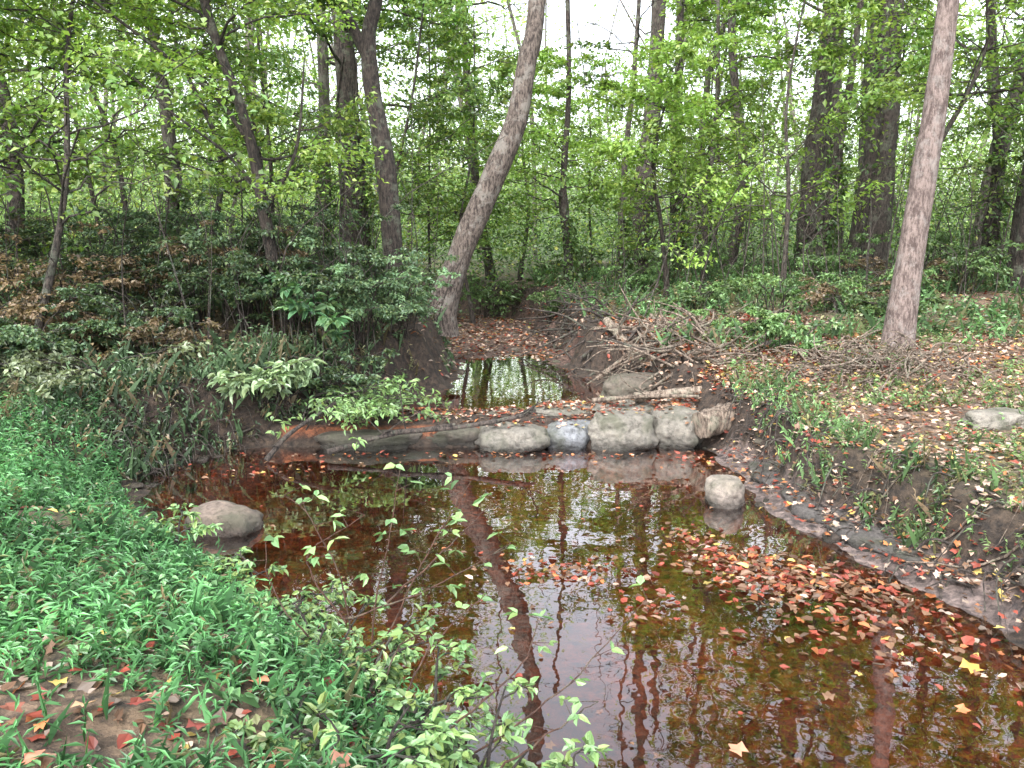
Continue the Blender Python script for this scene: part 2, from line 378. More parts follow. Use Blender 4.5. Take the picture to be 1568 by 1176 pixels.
log('fallen_branch', [(-1.9, 8.0, .08), (-1.3, 8.25, .2), (-.6, 8.3, .30)], .03, .02, B_MID, 8, .2, 20, 4)
log('fallen_branch', [(-2.5, 7.9, .02), (-2.3, 8.1, .25), (-1.9, 8.5, .5)], .03, .02, B_MID, 8, .2, 20, 2)
log('fallen_branch', [(.9, 8.85, .45), (1.5, 8.9, .49), (2.1, 8.85, .50)], .03, .018, B_WOOD, 8, .2, 20, 2)
for nm, sg, cnt in (('exposed_bank_roots', 0, 200), ('exposed_bank_roots', 1, 320), ('driftwood_pile', 2, 190), ('fallen_twigs', 3, 420)):
    m = MB()
    for q in range(cnt):
        if sg == 0 or sg == 2:
            if sg == 0: y = rng.uniform(9.6, 19); x = Rx(y)+rng.uniform(-.1, .9)
            else: y = rng.uniform(9.4, 11.9); x = rng.uniform(1.6, 3.1)
            z = float(zf(x, y))+rng.uniform(0, .12)
            d = np.array([rng.uniform(-1, .8), rng.normal()*.7, rng.uniform(-.5, .3)]); d /= np.linalg.norm(d); L = rng.uniform(.3, 1.1)
            p0 = np.array([x, y, z]); P = crom([p0, p0+d*L*.5+rng.normal(size=3)*.08, p0+d*L+rng.normal(size=3)*.08], 8)
            r = rng.uniform(.005, .026); tube(m, P, np.linspace(r, r*.4, 8), 5, rough=.2, nf=8)
        elif sg == 1:
            if q % 2: y = rng.uniform(3.5, 8.6); x = Rx(y)+rng.uniform(.2, .75)
            else: y = rng.uniform(7.3, 9.5); x = Lx(y)-rng.uniform(.0, .5)
            z = float(zf(x, y)); s_ = -1 if q % 2 else 1; L = rng.uniform(.15, .5)
            p0 = np.array([x, y, z+.03]); P = crom([p0, p0+[s_*L*.4, rng.normal()*.1, .02], p0+[s_*L*.7, rng.normal()*.2, -L*.6]], 7)
            r = rng.uniform(.003, .012); tube(m, P, np.linspace(r, r*.4, 7), 4)
        else:
            y = rng.uniform(3.5, 14); x = Rx(y)+.3+rng.uniform(0, 1)**1.3*5 if q % 3 else Lx(y)-.2-rng.uniform(0, 1)*5
            a = rng.uniform(0, 6.28); L = rng.uniform(.15, .7); tt = np.linspace(0, 1, 6)
            px = x+math.cos(a)*L*tt+rng.normal()*.05*np.sin(tt*3); py = y+math.sin(a)*L*tt; b = rng.uniform(0, .25)
            r = rng.uniform(.003, .012); tube(m, np.stack([px, py, zf(px, py)+.02+b*tt*L], 1), np.linspace(r, r*.4, 6), 4)
    m.build(nm, [B_WOOD if sg >= 2 else B_MID], True)
m = MB()
for q in range(200):
    a = rng.uniform(0, 2*math.pi); x = 4.0+rng.normal()*.5; y = 8.9+rng.normal()*.35; z = float(zf(x, y))+rng.uniform(0, .22)
    d = np.array([math.cos(a)-.4, math.sin(a)-.3, rng.uniform(-.2, .7)]); d /= np.linalg.norm(d); L = rng.uniform(.25, .6)
    p0 = np.array([x, y, z]); P = crom([p0, p0+d*L*.5+rng.normal(size=3)*.05, p0+d*L-[0, 0, .1]], 7)
    r = rng.uniform(.005, .016); tube(m, P, np.linspace(r, r*.4, 7), 5)
m.build('brushwood_pile', [B_WOOD], True)

# ------------------------------------------------------------------ trees
def opening(P):
    """canopy opening above the creek: True where leaves may grow"""
    x, y, z = P[:, 0], P[:, 1], P[:, 2]
    n = vn3(P*.55, 71)+.5*vn3(P*1.3, 72)
    cor = (x > -.05*y+.1*np.sin(y)) & (x < .11*y+1.8) & (z > 3.0+.19*y)
    hi = z > 4.2+.22*y
    return ~((cor & (n > -.75)) | (hi & (n > -.1)))
def spray(mb, rg, p, az, L, nl, size, col, rb, droop=.15, up=.35, twigs=7, mat=1, wood=0, yel=.15, T=T_DIA, wid=.62):
    n = 9; t = np.linspace(0, 1, n)
    w = np.cumsum(rg.normal(size=(n, 3))*L*.035, 0); w[0] = 0
    P = p+np.stack([math.cos(az)*L*t, math.sin(az)*L*t, L*(up*t-droop*t*t)], 1)+w
    tube(mb, P, np.linspace(rb, rb*.2, n), 5, wood)
    cl = rg.uniform(.6, 1.4)
    per = max(3, int(nl/twigs))
    for q in range(twigs):
        tt = rg.uniform(.25, 1.); i0 = min(int(tt*(n-1)), n-2); p0 = P[i0]
        a2 = az+rg.uniform(-1.3, 1.3); l2 = L*rg.uniform(.18, .42)
        e = p0+np.array([math.cos(a2)*l2, math.sin(a2)*l2, rg.uniform(-.25, .3)*l2])
        md = (p0+e)/2+rg.normal(size=3)*l2*.06
        tube(mb, np.array([p0, md, e]), np.array([rb*.3, rb*.2, .002]), 3, wood)
        s = rg.random(per)[:, None]**.7
        LP = p0*(1-s)+e*s+rg.normal(size=(per, 3))*[l2*.2, l2*.2, l2*.12]
        k = opening(LP); LP = LP[k]; pn = len(LP)
        leaves(mb, LP, a2+rg.normal(size=pn)*1.1, rg.normal(size=pn)*.45-.3, rg.normal(size=pn)*.5, size*rg.uniform(.6, 1.25, pn), size*wid*rg.uniform(.7, 1.2, pn), jcol(np.array(col)*cl*rg.uniform(.85, 1.15), pn, .3, yel, rg), T, mat)
GREEN = (.085, .16, .045); DGREEN = (.06, .115, .045); LGREEN = (.14, .235, .055)
def tree(name, path, r0, r1, bark, nl, zlo, zhi, Lr, per, size, col, seed, rough=.12, seg=16, yel=.14, azs=None, extra=None, npt=34, twigs=8, ivy=0):
    rg = np.random.default_rng(seed); m = MB()
    P = crom(path, npt); h = P[:, 2]-P[0, 2]
    T = np.linspace(0, 1, npt); R = r0*(1-T)+r1*T; R = R*(1+.45*np.exp(-h/.22))
    P[0, 2] -= .15
    tube(m, P, R, seg, 0, rough=rough, nf=2.2/max(r0, .08)*.25+2)
    if ivy:
        n = int(ivy*300); z = P[0, 2]+ivy*rg.random(n)**1.3; a = rg.normal(size=n)*1.1-1.3+z*.4
        cx = np.interp(z, P[:, 2], P[:, 0]); cy = np.interp(z, P[:, 2], P[:, 1]); rr = np.interp(z, P[:, 2], R)+rg.uniform(.01, .16, n)
        leaves(m, np.stack([cx+np.cos(a)*rr, cy+np.sin(a)*rr, z], 1), a+rg.normal(size=n)*.6, rg.normal(size=n)*.5-.5, rg.normal(size=n)*.5, .1*rg.uniform(.6, 1.3, n), .085*rg.uniform(.6, 1.2, n), jcol((.05, .10, .03), n, .5, .1, rg), T_DIA, 1)
        for v in range(3):
            t = np.linspace(0, 1, 40); zz = P[0, 2]+t*ivy*1.3; aa = v*2.1+t*rg.uniform(2, 6); rr = np.interp(zz, P[:, 2], R)+.02
            tube(m, np.stack([np.interp(zz, P[:, 2], P[:, 0])+np.cos(aa)*rr, np.interp(zz, P[:, 2], P[:, 1])+np.sin(aa)*rr, zz], 1), .022, 5)
    for b in (extra or []):
        Q = crom(b[0], 14); tube(m, Q, np.linspace(b[1], b[2], 14), 8, 0, rough=.1)
        for _ in range(b[3]):
            spray(m, rg, Q[rg.integers(6, 14)], rg.uniform(0, 6.28), rg.uniform(.6, 1.3), per, size, col, .010, yel=yel, twigs=twigs)
    for q in range(nl):
        z = rg.uniform(zlo, zhi); i0 = int(np.argmin(abs(P[:, 2]-z))); u = (z-zlo)/(zhi-zlo+1e-6)
        az = rg.uniform(0, 6.28) if azs is None else rg.uniform(*azs)
        L = rg.uniform(*Lr)*(1.05-.6*u)
        spray(m, rg, P[i0], az, L, per, size, col, max(.008, min(R[i0]*.4, .012*L)), up=rg.uniform(.05, .7), yel=yel, twigs=twigs)
    return m.build(name, [bark, M_LEAF], 'mat0')

tree('leaning_tree', [(-1.2, 13, 0.9), (-1.02, 13, 1.5), (-.66, 13, 2.42), (.01, 13, 3.9), (.22, 13, 4.9), (.38, 13.1, 5.8), (.5, 13.5, 9), (.2, 14, 13), (-.4, 14.5, 17)], .23, .07, B_LEAN, 22, 7.5, 17, (2, 4), 190, .15, GREEN, 1)
tree('deciduous_tree', [(-1.72, 12, .9), (-1.78, 12, 2.58), (-1.86, 12, 3.5), (-2.0, 12, 4.4), (-2.02, 12, 5.1), (-1.9, 12, 6.), (-2.2, 11.6, 9), (-2.0, 11.5, 13)], .17, .05, B_DARK, 26, 6.2, 13, (2, 4), 210, .14, GREEN, 2,
     extra=[([(-2.0, 12, 4.7), (-2.25, 12, 5.2), (-2.6, 12, 6), (-3.4, 12, 8)], .09, .03, 6)])
tree('deciduous_tree', [(-3.4, 18, 1), (-3.5, 18, 3.5), (-3.55, 18, 6), (-3.6, 18, 9), (-3.4, 18, 18)], .34, .1, B_MID, 36, 4.5, 18, (2.5, 5), 200, .16, GREEN, 3, ivy=4)
tree('deciduous_tree', [(-2.75, 10, .9), (-2.95, 10, 2.0), (-3.15, 10, 3.45), (-3.5, 10, 4.6), (-3.7, 10, 5.6), (-4, 10.2, 8)], .085, .03, B_DARK, 32, 2.4, 8, (1.2, 2.6), 230, .08, LGREEN, 4, yel=.2,
     extra=[([(-3.1, 10, 3.3), (-3.5, 9.9, 3.9), (-4.1, 9.8, 4.4), (-5.0, 9.6, 5.1)], .035, .012, 5), ([(-3.0, 10, 2.6), (-2.6, 10, 3.3), (-2.5, 10.2, 4.4)], .03, .01, 4), ([(-3.6, 10, 4.9), (-3.3, 10, 5.6), (-3.1, 10, 6.5)], .04, .015, 3)])
tree('deciduous_tree', [(4.72, 9.8, .65), (4.78, 9.8, 1.6), (4.85, 9.8, 2.6), (4.95, 9.8, 3.8), (5.0, 9.8, 5), (5.2, 9.9, 8), (5.2, 10, 14)], .185, .07, B_PALE, 20, 6.2, 14, (2, 4), 180, .14, GREEN, 5, rough=.07)
tree('deciduous_tree', [(7.4, 20, 1), (7.3, 20, 4), (7.45, 20, 7), (7.7, 20, 18)], .38, .1, B_MID, 26, 7, 18, (2.5, 5), 180, .16, GREEN, 6, ivy=1.5)
tree('deciduous_tree', [(8.75, 22, 1), (8.6, 22, 4), (8.4, 22, 8), (8.4, 22, 19)], .27, .1, B_FAR, 22, 7, 18, (2.5, 5), 160, .16, GREEN, 7)
tree('deciduous_tree', [(7.85, 18, 1), (7.95, 18, 3), (8.0, 18, 5.5), (8.0, 18, 8), (8.3, 18, 18)], .44, .15, B_MID, 26, 7, 18, (2.5, 5), 180, .16, GREEN, 8)
tree('deciduous_tree', [(7.3, 17.6, 1), (7.5, 17.6, 3), (7.7, 17.6, 5.0), (7.7, 17.6, 8)], .18, .06, B_DARK, 10, 4.8, 8, (1.5, 3), 150, .13, GREEN, 9)
tree('deciduous_tree', [(3.25, 22, 1), (3.55, 22, 4), (3.75, 22, 7), (3.9, 22, 17)], .37, .1, B_MID, 20, 5.5, 17, (2., 4.), 150, .15, GREEN, 10, ivy=2.5)
tree('deciduous_tree', [(1.45, 20, 1), (1.25, 20, 3.5), (1.35, 20, 6), (1.2, 20, 10)], .10, .04, B_DARK, 14, 3.0, 7, (1.2, 2.4), 130, .12, LGREEN, 12, ivy=2)
tree('deciduous_tree', [(8.75, 14, .9), (8.85, 14, 3), (8.8, 14, 6), (9, 14, 13)], .18, .06, B_DARK, 20, 4.6, 13, (2, 4), 170, .13, GREEN, 13)
tree('deciduous_tree', [(4.3, 18, 1), (4.25, 18, 3), (4.4, 18, 5), (4.3, 18, 8)], .09, .03, B_MID, 20, 3, 8, (1.2, 2.4), 150, .12, LGREEN, 14)
tree('deciduous_tree', [(-7.3, 11, 1.3), (-7.4, 11, 3), (-7.2, 11, 5), (-7.6, 11, 10)], .13, .05, B_MID, 30, 2.6, 10, (1.5, 3.2), 190, .11, GREEN, 15, ivy=2)
tree('deciduous_tree', [(-6.5, 4, .9), (-6.5, 4.1, 4), (-6.2, 4.2, 8), (-6.1, 4.3, 12)], .22, .08, B_MID, 18, 6.5, 12, (2, 3.5), 120, .15, GREEN, 16)
for q, (x, y, r) in enumerate([(5.6, 21, .16), (9.9, 17, .14), (11.5, 20, .26), (6.4, 17, .10), (12.2, 16, .15), (-6.2, 14.5, .14), (-9.2, 15, .16), (5.2, 25, .2), (10.6, 25, .3), (2.6, 19, .08), (-.6, 24, .15), (-5.0, 21, .22), (10.9, 15, .2)]):
    z0 = float(zf(x, y)); a = rng.normal(size=2)*.45
    tree('deciduous_tree', [(x, y, z0), (x+a[0]*.5+.2*rng.normal(), y, z0+2.5), (x+a[0], y, z0+6), (x+a[0]*1.5+a[1], y, z0+13)], r, r*.4, [B_MID, B_DARK, B_FAR][q % 3], 14, z0+4.5, z0+13, (1.5, 3.5), 140, .14, GREEN, 60+q, seg=12, ivy=[0, 2, 0, 3][q % 4])

und = [(-5.2, 8.6, 6, GREEN), (-6.3, 9.6, 6.5, LGREEN), (-8.6, 12, 8, LGREEN), (-4.9, 12.5, 7, GREEN), (-9.5, 9.5, 7.5, GREEN), (-4.6, 15.5, 8, GREEN), (-2.6, 17, 7, GREEN), (-7.5, 16, 9, LGREEN), (-11.5, 14, 8, GREEN), (-5.6, 19, 9, GREEN), (-10, 20, 9, LGREEN), (-2.2, 22, 8, LGREEN), (-13, 18, 9, LGREEN),
       (.2, 23, 6.5, LGREEN), (-.9, 19, 7, GREEN), (3.1, 16.0, 4.6, LGREEN), (5.2, 15.5, 6.2, LGREEN), (9.8, 16, 8, GREEN), (9.9, 12.2, 7.0, LGREEN), (11.5, 18, 9, GREEN), (5.6, 23, 7.5, LGREEN), (6.4, 26, 9, LGREEN), (11.5, 13.0, 8, GREEN), (2.5, 25, 7, LGREEN), (13.5, 21, 9, GREEN), (10.2, 23, 10, LGREEN), (15.5, 19, 9, LGREEN), (6.2, 12.5, 6.4, LGREEN)]
for q, (x, y, h, c) in enumerate(und):
    z0 = float(zf(x, y)); l = rng.normal(size=2)*.7
    lo = .2 if q < len(und)-1 else .45
    tree('understory_tree', [(x, y, z0), (x+l[0]*.3+rng.normal()*.15, y+l[1]*.3, z0+h*.3), (x+l[0]*.5+rng.normal()*.25, y+l[1]*.6, z0+h*.6), (x+l[0], y+l[1], z0+h)], rng.uniform(.035, .07), .012, B_DARK if q % 2 else B_MID, 42, z0+h*lo, z0+h, (1.2, 3.0), 165, .07+.0022*y, c, 100+q, seg=8, yel=.18, npt=16)

# ------------------------------------------------------------------ distant forest
m = MB()
for q in range(240):
    y = rng.uniform(23, 85); x = rng.uniform(-1, 1)*(.85*y+4); z0 = float(zf(x, y)); h = rng.uniform(9, 20); l = rng.normal(size=2)*h*.14
    if .03 < x/y < .14 and y < 50: continue
    r = rng.choice([.05, .08, .12, .2, .28], p=[.34, .3, .2, .1, .06])
    P = crom([(x, y, z0-.2), (x+l[0]*.3+rng.normal()*.4, y, z0+h*.35), (x+l[0]*.6+rng.normal()*.5, y, z0+h*.6), (x+l[0], y+l[1], z0+h)], 9)
    tube(m, P, np.linspace(r, r*.35, 9), 7, 0, rough=.1)
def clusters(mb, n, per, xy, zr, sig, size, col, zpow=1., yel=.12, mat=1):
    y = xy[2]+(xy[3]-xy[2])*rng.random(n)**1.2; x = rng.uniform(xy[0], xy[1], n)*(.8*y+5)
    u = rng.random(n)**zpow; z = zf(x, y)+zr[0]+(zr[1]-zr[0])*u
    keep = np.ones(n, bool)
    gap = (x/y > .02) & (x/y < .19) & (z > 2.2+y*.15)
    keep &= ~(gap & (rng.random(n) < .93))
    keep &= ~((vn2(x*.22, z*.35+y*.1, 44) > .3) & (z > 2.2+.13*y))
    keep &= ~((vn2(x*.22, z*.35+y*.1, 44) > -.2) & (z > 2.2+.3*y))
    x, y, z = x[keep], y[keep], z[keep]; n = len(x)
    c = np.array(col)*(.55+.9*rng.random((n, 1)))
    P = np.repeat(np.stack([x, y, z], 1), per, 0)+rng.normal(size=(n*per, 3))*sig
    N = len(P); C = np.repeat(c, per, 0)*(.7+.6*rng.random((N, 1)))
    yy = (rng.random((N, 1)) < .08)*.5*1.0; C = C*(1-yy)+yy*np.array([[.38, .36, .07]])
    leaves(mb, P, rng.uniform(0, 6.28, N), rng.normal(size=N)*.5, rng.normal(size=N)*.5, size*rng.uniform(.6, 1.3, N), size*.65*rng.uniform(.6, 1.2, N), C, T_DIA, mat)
clusters(m, 4800, 36, (-1, 1, 23, 75), (2.5, 20), [1.2, 1.2, .6], .21, (.27, .38, .14))  # far leaves coloured paler to imitate haze; there is no mist volume
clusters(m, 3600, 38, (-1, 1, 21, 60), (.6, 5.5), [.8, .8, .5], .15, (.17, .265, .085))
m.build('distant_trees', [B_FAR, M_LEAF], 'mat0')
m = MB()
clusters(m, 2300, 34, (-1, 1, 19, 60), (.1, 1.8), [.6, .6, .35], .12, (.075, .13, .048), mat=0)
m.build('distant_undergrowth', [M_LOW])

# ------------------------------------------------------------------ low plants
def plants(mb, x, y, hr, nl, size, wid, col, T=T_DIA, pit=(.1, .5), brown=.0, stem=True, dz=0.):
    n = len(x); z = zf(x, y)+dz
    h = rng.uniform(*hr, n)*(1+.35*vn2(x*2.1, y*2.1, 91)); lean = rng.normal(size=(n, 2))*.35
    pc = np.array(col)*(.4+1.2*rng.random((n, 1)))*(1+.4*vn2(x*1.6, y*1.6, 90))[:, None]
    bb = (rng.random((n, 1)) < brown)*rng.uniform(.4, .9, (n, 1)); pc = pc*(1-bb)+bb*np.array([[.16, .11, .065]])
    if stem:
        la = np.arctan2(lean[:, 1], lean[:, 0]); lm = np.hypot(lean[:, 0], lean[:, 1])
        leaves(mb, np.stack([x, y, z-.02], 1), la, np.arctan2(1, lm), np.zeros(n), h*1.05, np.full(n, .006), pc*.8)
    for q in range(nl):
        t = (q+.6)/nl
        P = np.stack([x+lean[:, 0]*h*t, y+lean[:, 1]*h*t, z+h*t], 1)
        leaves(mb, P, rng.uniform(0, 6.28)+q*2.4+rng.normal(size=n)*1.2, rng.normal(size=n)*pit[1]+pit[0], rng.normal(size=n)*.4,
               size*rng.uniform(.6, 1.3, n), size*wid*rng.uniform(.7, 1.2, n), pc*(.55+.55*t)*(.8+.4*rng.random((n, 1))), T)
def pts(n, x0, x1, y0, y1, f):
    x = rng.uniform(x0, x1, n); y = rng.uniform(y0, y1, n); k = f(x, y); return x[k], y[k]
CY = (.082, .20, .082)
m = MB()
def fl(x, y):
    e = ((x+1.6)/.95)**2+((y-2.55)/.24)**2
    return (x < Lx(y)-.12) & ((e > 1) | (rng.random(len(x)) < .10)) & (vn2(x*1.1, y*1.1, 51) > -.7)
x, y = pts(14500, -6.5, .4, 1.3, 7.6, fl)
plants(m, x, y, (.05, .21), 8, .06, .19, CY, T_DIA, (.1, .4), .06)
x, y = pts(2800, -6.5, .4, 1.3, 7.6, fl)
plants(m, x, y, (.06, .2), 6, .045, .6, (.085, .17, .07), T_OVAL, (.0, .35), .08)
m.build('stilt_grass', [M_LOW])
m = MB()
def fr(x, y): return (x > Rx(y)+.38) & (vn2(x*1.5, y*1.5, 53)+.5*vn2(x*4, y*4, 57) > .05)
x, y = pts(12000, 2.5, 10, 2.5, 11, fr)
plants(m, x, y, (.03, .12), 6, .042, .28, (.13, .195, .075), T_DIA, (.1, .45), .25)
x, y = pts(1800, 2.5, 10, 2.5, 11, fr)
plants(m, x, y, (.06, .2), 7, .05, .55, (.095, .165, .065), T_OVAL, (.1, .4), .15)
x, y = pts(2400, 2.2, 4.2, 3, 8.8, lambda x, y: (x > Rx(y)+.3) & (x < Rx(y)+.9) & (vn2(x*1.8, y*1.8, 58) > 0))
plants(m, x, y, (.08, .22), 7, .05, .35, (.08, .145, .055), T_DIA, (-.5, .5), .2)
m.build('right_bank_grass', [M_LOW])
m = MB()
def fl2(x, y): return (x < Lx(y)-.05) & (vn2(x*.8, y*.8, 54) > -.2)
x, y = pts(11000, -15, -.6, 7.4, 20, fl2)
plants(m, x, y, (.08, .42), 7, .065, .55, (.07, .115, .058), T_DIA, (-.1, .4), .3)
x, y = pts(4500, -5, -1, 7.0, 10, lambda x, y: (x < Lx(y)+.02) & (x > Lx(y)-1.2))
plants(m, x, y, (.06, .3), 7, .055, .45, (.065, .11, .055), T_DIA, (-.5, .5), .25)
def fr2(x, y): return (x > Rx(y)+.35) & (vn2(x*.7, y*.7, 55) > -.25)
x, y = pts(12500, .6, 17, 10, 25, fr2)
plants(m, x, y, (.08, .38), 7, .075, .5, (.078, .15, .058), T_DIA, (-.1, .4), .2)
m.build('woodland_groundcover', [M_LOW])

def shrub(name, x, y, h, w, nst, per, size, col, seed, bark=B_DARK, T=T_DIA, wid=.6, arch=.5, dirb=None, zb=None, mat=M_LOW, yel=.08, tw=6):
    rg = np.random.default_rng(seed); m = MB(); z0 = float(zf(x, y)) if zb is None else zb
    for q in range(nst):
        a = rg.uniform(0, 6.28) if dirb is None else dirb+rg.normal()*.6
        hh = h*rg.uniform(.45, 1); ww = w*rg.uniform(.3, 1)
        b = np.array([x+rg.normal()*.12, y+rg.normal()*.12, z0-.03])
        P = crom([b, b+[math.cos(a)*ww*.3, math.sin(a)*ww*.3, hh*.65], b+[math.cos(a)*ww, math.sin(a)*ww, hh*(1-arch*rg.random()*.5)]], 9)
        tube(m, P, np.linspace(.010, .004, 9), 5)
        for _ in range(3):
            spray(m, rg, P[rg.integers(3, 9)], a+rg.normal()*.9, rg.uniform(.2, .5)*max(w, .4), per, size, col, .005, twigs=tw, yel=yel, T=T, wid=wid, up=.2, droop=.35)
    return m.build(name, [bark, mat], 'mat0')
SH = (.052, .093, .05); BRN = (.14, .098, .062)
k = 0
for (x, y, h, w) in [(-1.9, 9.9, 1.4, .9), (-2.6, 9.6, 1.4, .9), (-3.3, 9.9, 1.7, 1.0), (-2.2, 10.6, 1.75, .9), (-1.5, 10.8, 1.2, .7), (-3.0, 10.8, 1.95, 1.0), (-4.1, 10.3, 1.7, 1.0), (-4.2, 9.2, 1.0, .9), (-2.1, 9.2, .9, .7), (-1.7, 11.6, 1.2, .8), (-5.3, 10.5, 1.5, 1), (-6.4, 11.5, 1.5, 1.2), (-5.1, 8.3, .7, .8), (-6.8, 9.3, 1.1, 1), (-5.8, 12.5, 1.6, 1.2), (-8, 11, 1.4, 1.1), (-4.6, 11.6, 1.8, 1.1), (-3.6, 12.2, 1.8, 1.1)]:
    shrub('shrub', x, y, h, w, 18, 84, .055, np.array(SH)*rng.uniform(.6, 1.6), 300+k); k += 1
for (x, y, h, w) in [(-5.2, 9.6, 1.1, 1.0), (-4.6, 10.6, 1.3, 1.0), (-6.6, 10.2, 1.2, 1.1), (-3.9, 8.7, .7, .7), (-7.6, 12.4, 1.3, 1.2), (-5.8, 8.9, .9, .9), (-3.3, 10.2, 1.6, .8), (-4.8, 8.9, .8, .8), (5.0, 12.3, .6, .8), (7.0, 14.5, .8, 1)]:
    shrub('withered_shrub', x, y, h, w, 14, 45, .06, np.array(BRN)*rng.uniform(.5, 1.1), 360+k, yel=.04); k += 1
for (x, y, h, w) in [(3.0, 13.5, .7, .7), (4.2, 12.6, .8, .8), (5.8, 13.2, .9, .9), (2.6, 17, .9, .8), (1.9, 21.5, 1.3, 1.2), (-.4, 21.5, 1.2, 1.1), (3.8, 20, 1.1, 1), (6.3, 16, 1.3, 1), (7.5, 13.4, 1.1, 1), (9.3, 12.5, 1.2, 1.1), (5.3, 11.2, .5, .6), (3.3, 10.9, .5, .6), (.9, 17.8, .9, .8), (-.6, 20, 1.1, .9), (8.8, 16.5, 1.4, 1.1), (4.9, 17.5, 1.2, 1)]:
    shrub('shrub', x, y, h, w, 12, 70, .065, np.array((.078, .14, .055))*rng.uniform(.55, 1.4), 330+k); k += 1
shrub('broadleaf_shrub', -2.75, 8.75, .85, .75, 10, 34, .12, (.15, .215, .125), 401, T=T_OVAL, wid=.55)
shrub('broadleaf_shrub', -2.3, 8.75, .5, 1.5, 11, 26, .085, (.11, .19, .075), 402, T=T_OVAL, wid=.5, dirb=-.02, arch=.9)
shrub('broadleaf_shrub', -1.9, 8.9, .42, 1.2, 7, 24, .08, (.12, .2, .08), 403, T=T_OVAL, wid=.5, dirb=-.1, arch=.8)
shrub('broadleaf_shrub', -2.4, 9.3, 1.55, .6, 5, 30, .14, (.045, .105, .05), 404, T=T_OVAL, wid=.55)
shrub('broadleaf_shrub', 3.4, 9.9, .5, .5, 8, 25, .09, (.09, .16, .07), 405, T=T_OVAL)
shrub('broadleaf_shrub', -5.6, 7.8, .6, .9, 14, 40, .07, (.115, .14, .09), 406, T=T_OVAL)
shrub('broadleaf_shrub', -4.2, 8.0, .45, .9, 12, 40, .07, (.115, .14, .09), 407, T=T_OVAL)
for q, (x, y, h, w, s) in enumerate([(-1.15, 3.75, .25, .3, .045), (-.85, 3.35, .3, .35, .045), (-.55, 3.1, .3, .35, .055), (-.2, 2.75, .3, .4, .055), (-1.8, 4.4, .22, .35, .05), (-2.4, 5.0, .2, .35, .055), (-.65, 2.6, .25, .3, .06), (.1, 2.55, .25, .35, .06), (.15, 2.75, .3, .4, .05), (-1.2, 4.0, .35, .35, .05), (-.35, 2.95, .4, .35, .05)]):
    shrub('waterside_plant', x, y, h, w, 9, 26, s, (.10, .18, .08), 420+q, T=T_OVAL, wid=.6, yel=.15)
m = MB(); rg = np.random.default_rng(77)
stems = [([(-.75, 3.6, .1), (-.8, 3.6, .6), (-.9, 3.6, .9), (-1.03, 3.6, 1.05)], 6), ([(-.72, 3.6, .1), (-.6, 3.62, .7), (-.5, 3.65, 1.2)], 7), ([(-.7, 3.6, .1), (-.42, 3.6, .75), (-.22, 3.6, 1.12)], 8),
         ([(-.8, 3.6, .42), (-.4, 3.55, .62), (-.02, 3.5, .84)], 6), ([(-.3, 2.9, .1), (.05, 3.05, .25), (.3, 3.2, .38), (.62, 3.4, .64)], 3), ([(-.8, 3.6, .4), (-1.0, 3.7, .7), (-.7, 3.7, .95)], 5),
         ([(-.5, 3.2, .2), (-.35, 3.3, .5), (-.15, 3.35, .7)], 5), ([(-.3, 3.0, .2), (0, 3.1, .45), (.1, 3.2, .62)], 6), ([(-.1, 2.8, .15), (.15, 2.9, .3), (.35, 3.0, .4)], 5), ([(-.9, 3.5, .3), (-1.1, 3.5, .6), (-1.15, 3.6, .85)], 4), ([(-.6, 3.6, .5), (-.3, 3.8, .75), (-.1, 3.9, .95)], 5), ([(-.6, 3.3, .2), (-.5, 3.3, .45), (-.3, 3.3, .6)], 5)]
for S, nlf in stems:
    P = crom(S, 16); P[1:] += np.cumsum(rg.normal(size=(15, 3))*.006, 0); tube(m, P, np.linspace(.0055, .0018, 16), 5)
    for q in range(nlf):
        i0 = int(15-q*(11/max(nlf, 1))*rg.uniform(.7, 1.1)); i0 = max(3, min(15, i0)); p = P[i0]
        a = rg.uniform(0, 6.28); e = p+np.array([math.cos(a)*.09, math.sin(a)*.09, .025]); tube(m, np.array([p, e]), np.array([.0025, .0012]), 3)
        g = rg.integers(2, 4)
        leaves(m, np.tile(e, (g, 1)), a+np.linspace(-.9, .9, g)+rg.normal(size=g)*.2, rg.normal(size=g)*.35-.15, rg.normal(size=g)*.6, rg.uniform(.035, .08, g), rg.uniform(.024, .048, g), jcol((.12, .215, .095), g, .45, .12, rg), T_OVAL, 1)
m.build('sapling', [B_RED, M_LOW], 'mat0')
m = MB()
for q in range(700):
    sd = rng.random() < .5
    y = rng.uniform(8.5, 26); x = rng.uniform(-1., -.12)*y*.75 if sd else rng.uniform(.12, .8)*y
    if Lx(y)-.2 < x < Rx(y)+.3: continue
    if not sd and y < 13 and x < 7: continue
    z = float(zf(x, y)); h = rng.uniform(.8, 4); a = rng.uniform(0, 6.28); w = h*rng.uniform(.1, .7)
    P = crom([(x, y, z), (x+math.cos(a)*w*.2+rng.normal()*.2, y+math.sin(a)*w*.3, z+h*.5), (x+math.cos(a)*w, y+math.sin(a)*w, z+h*rng.uniform(.8, 1))], 9)
    r = rng.uniform(.005, .016); tube(m, P, np.linspace(r, r*.3, 9), 4)
m.build('brush_stems', [B_MID], True)

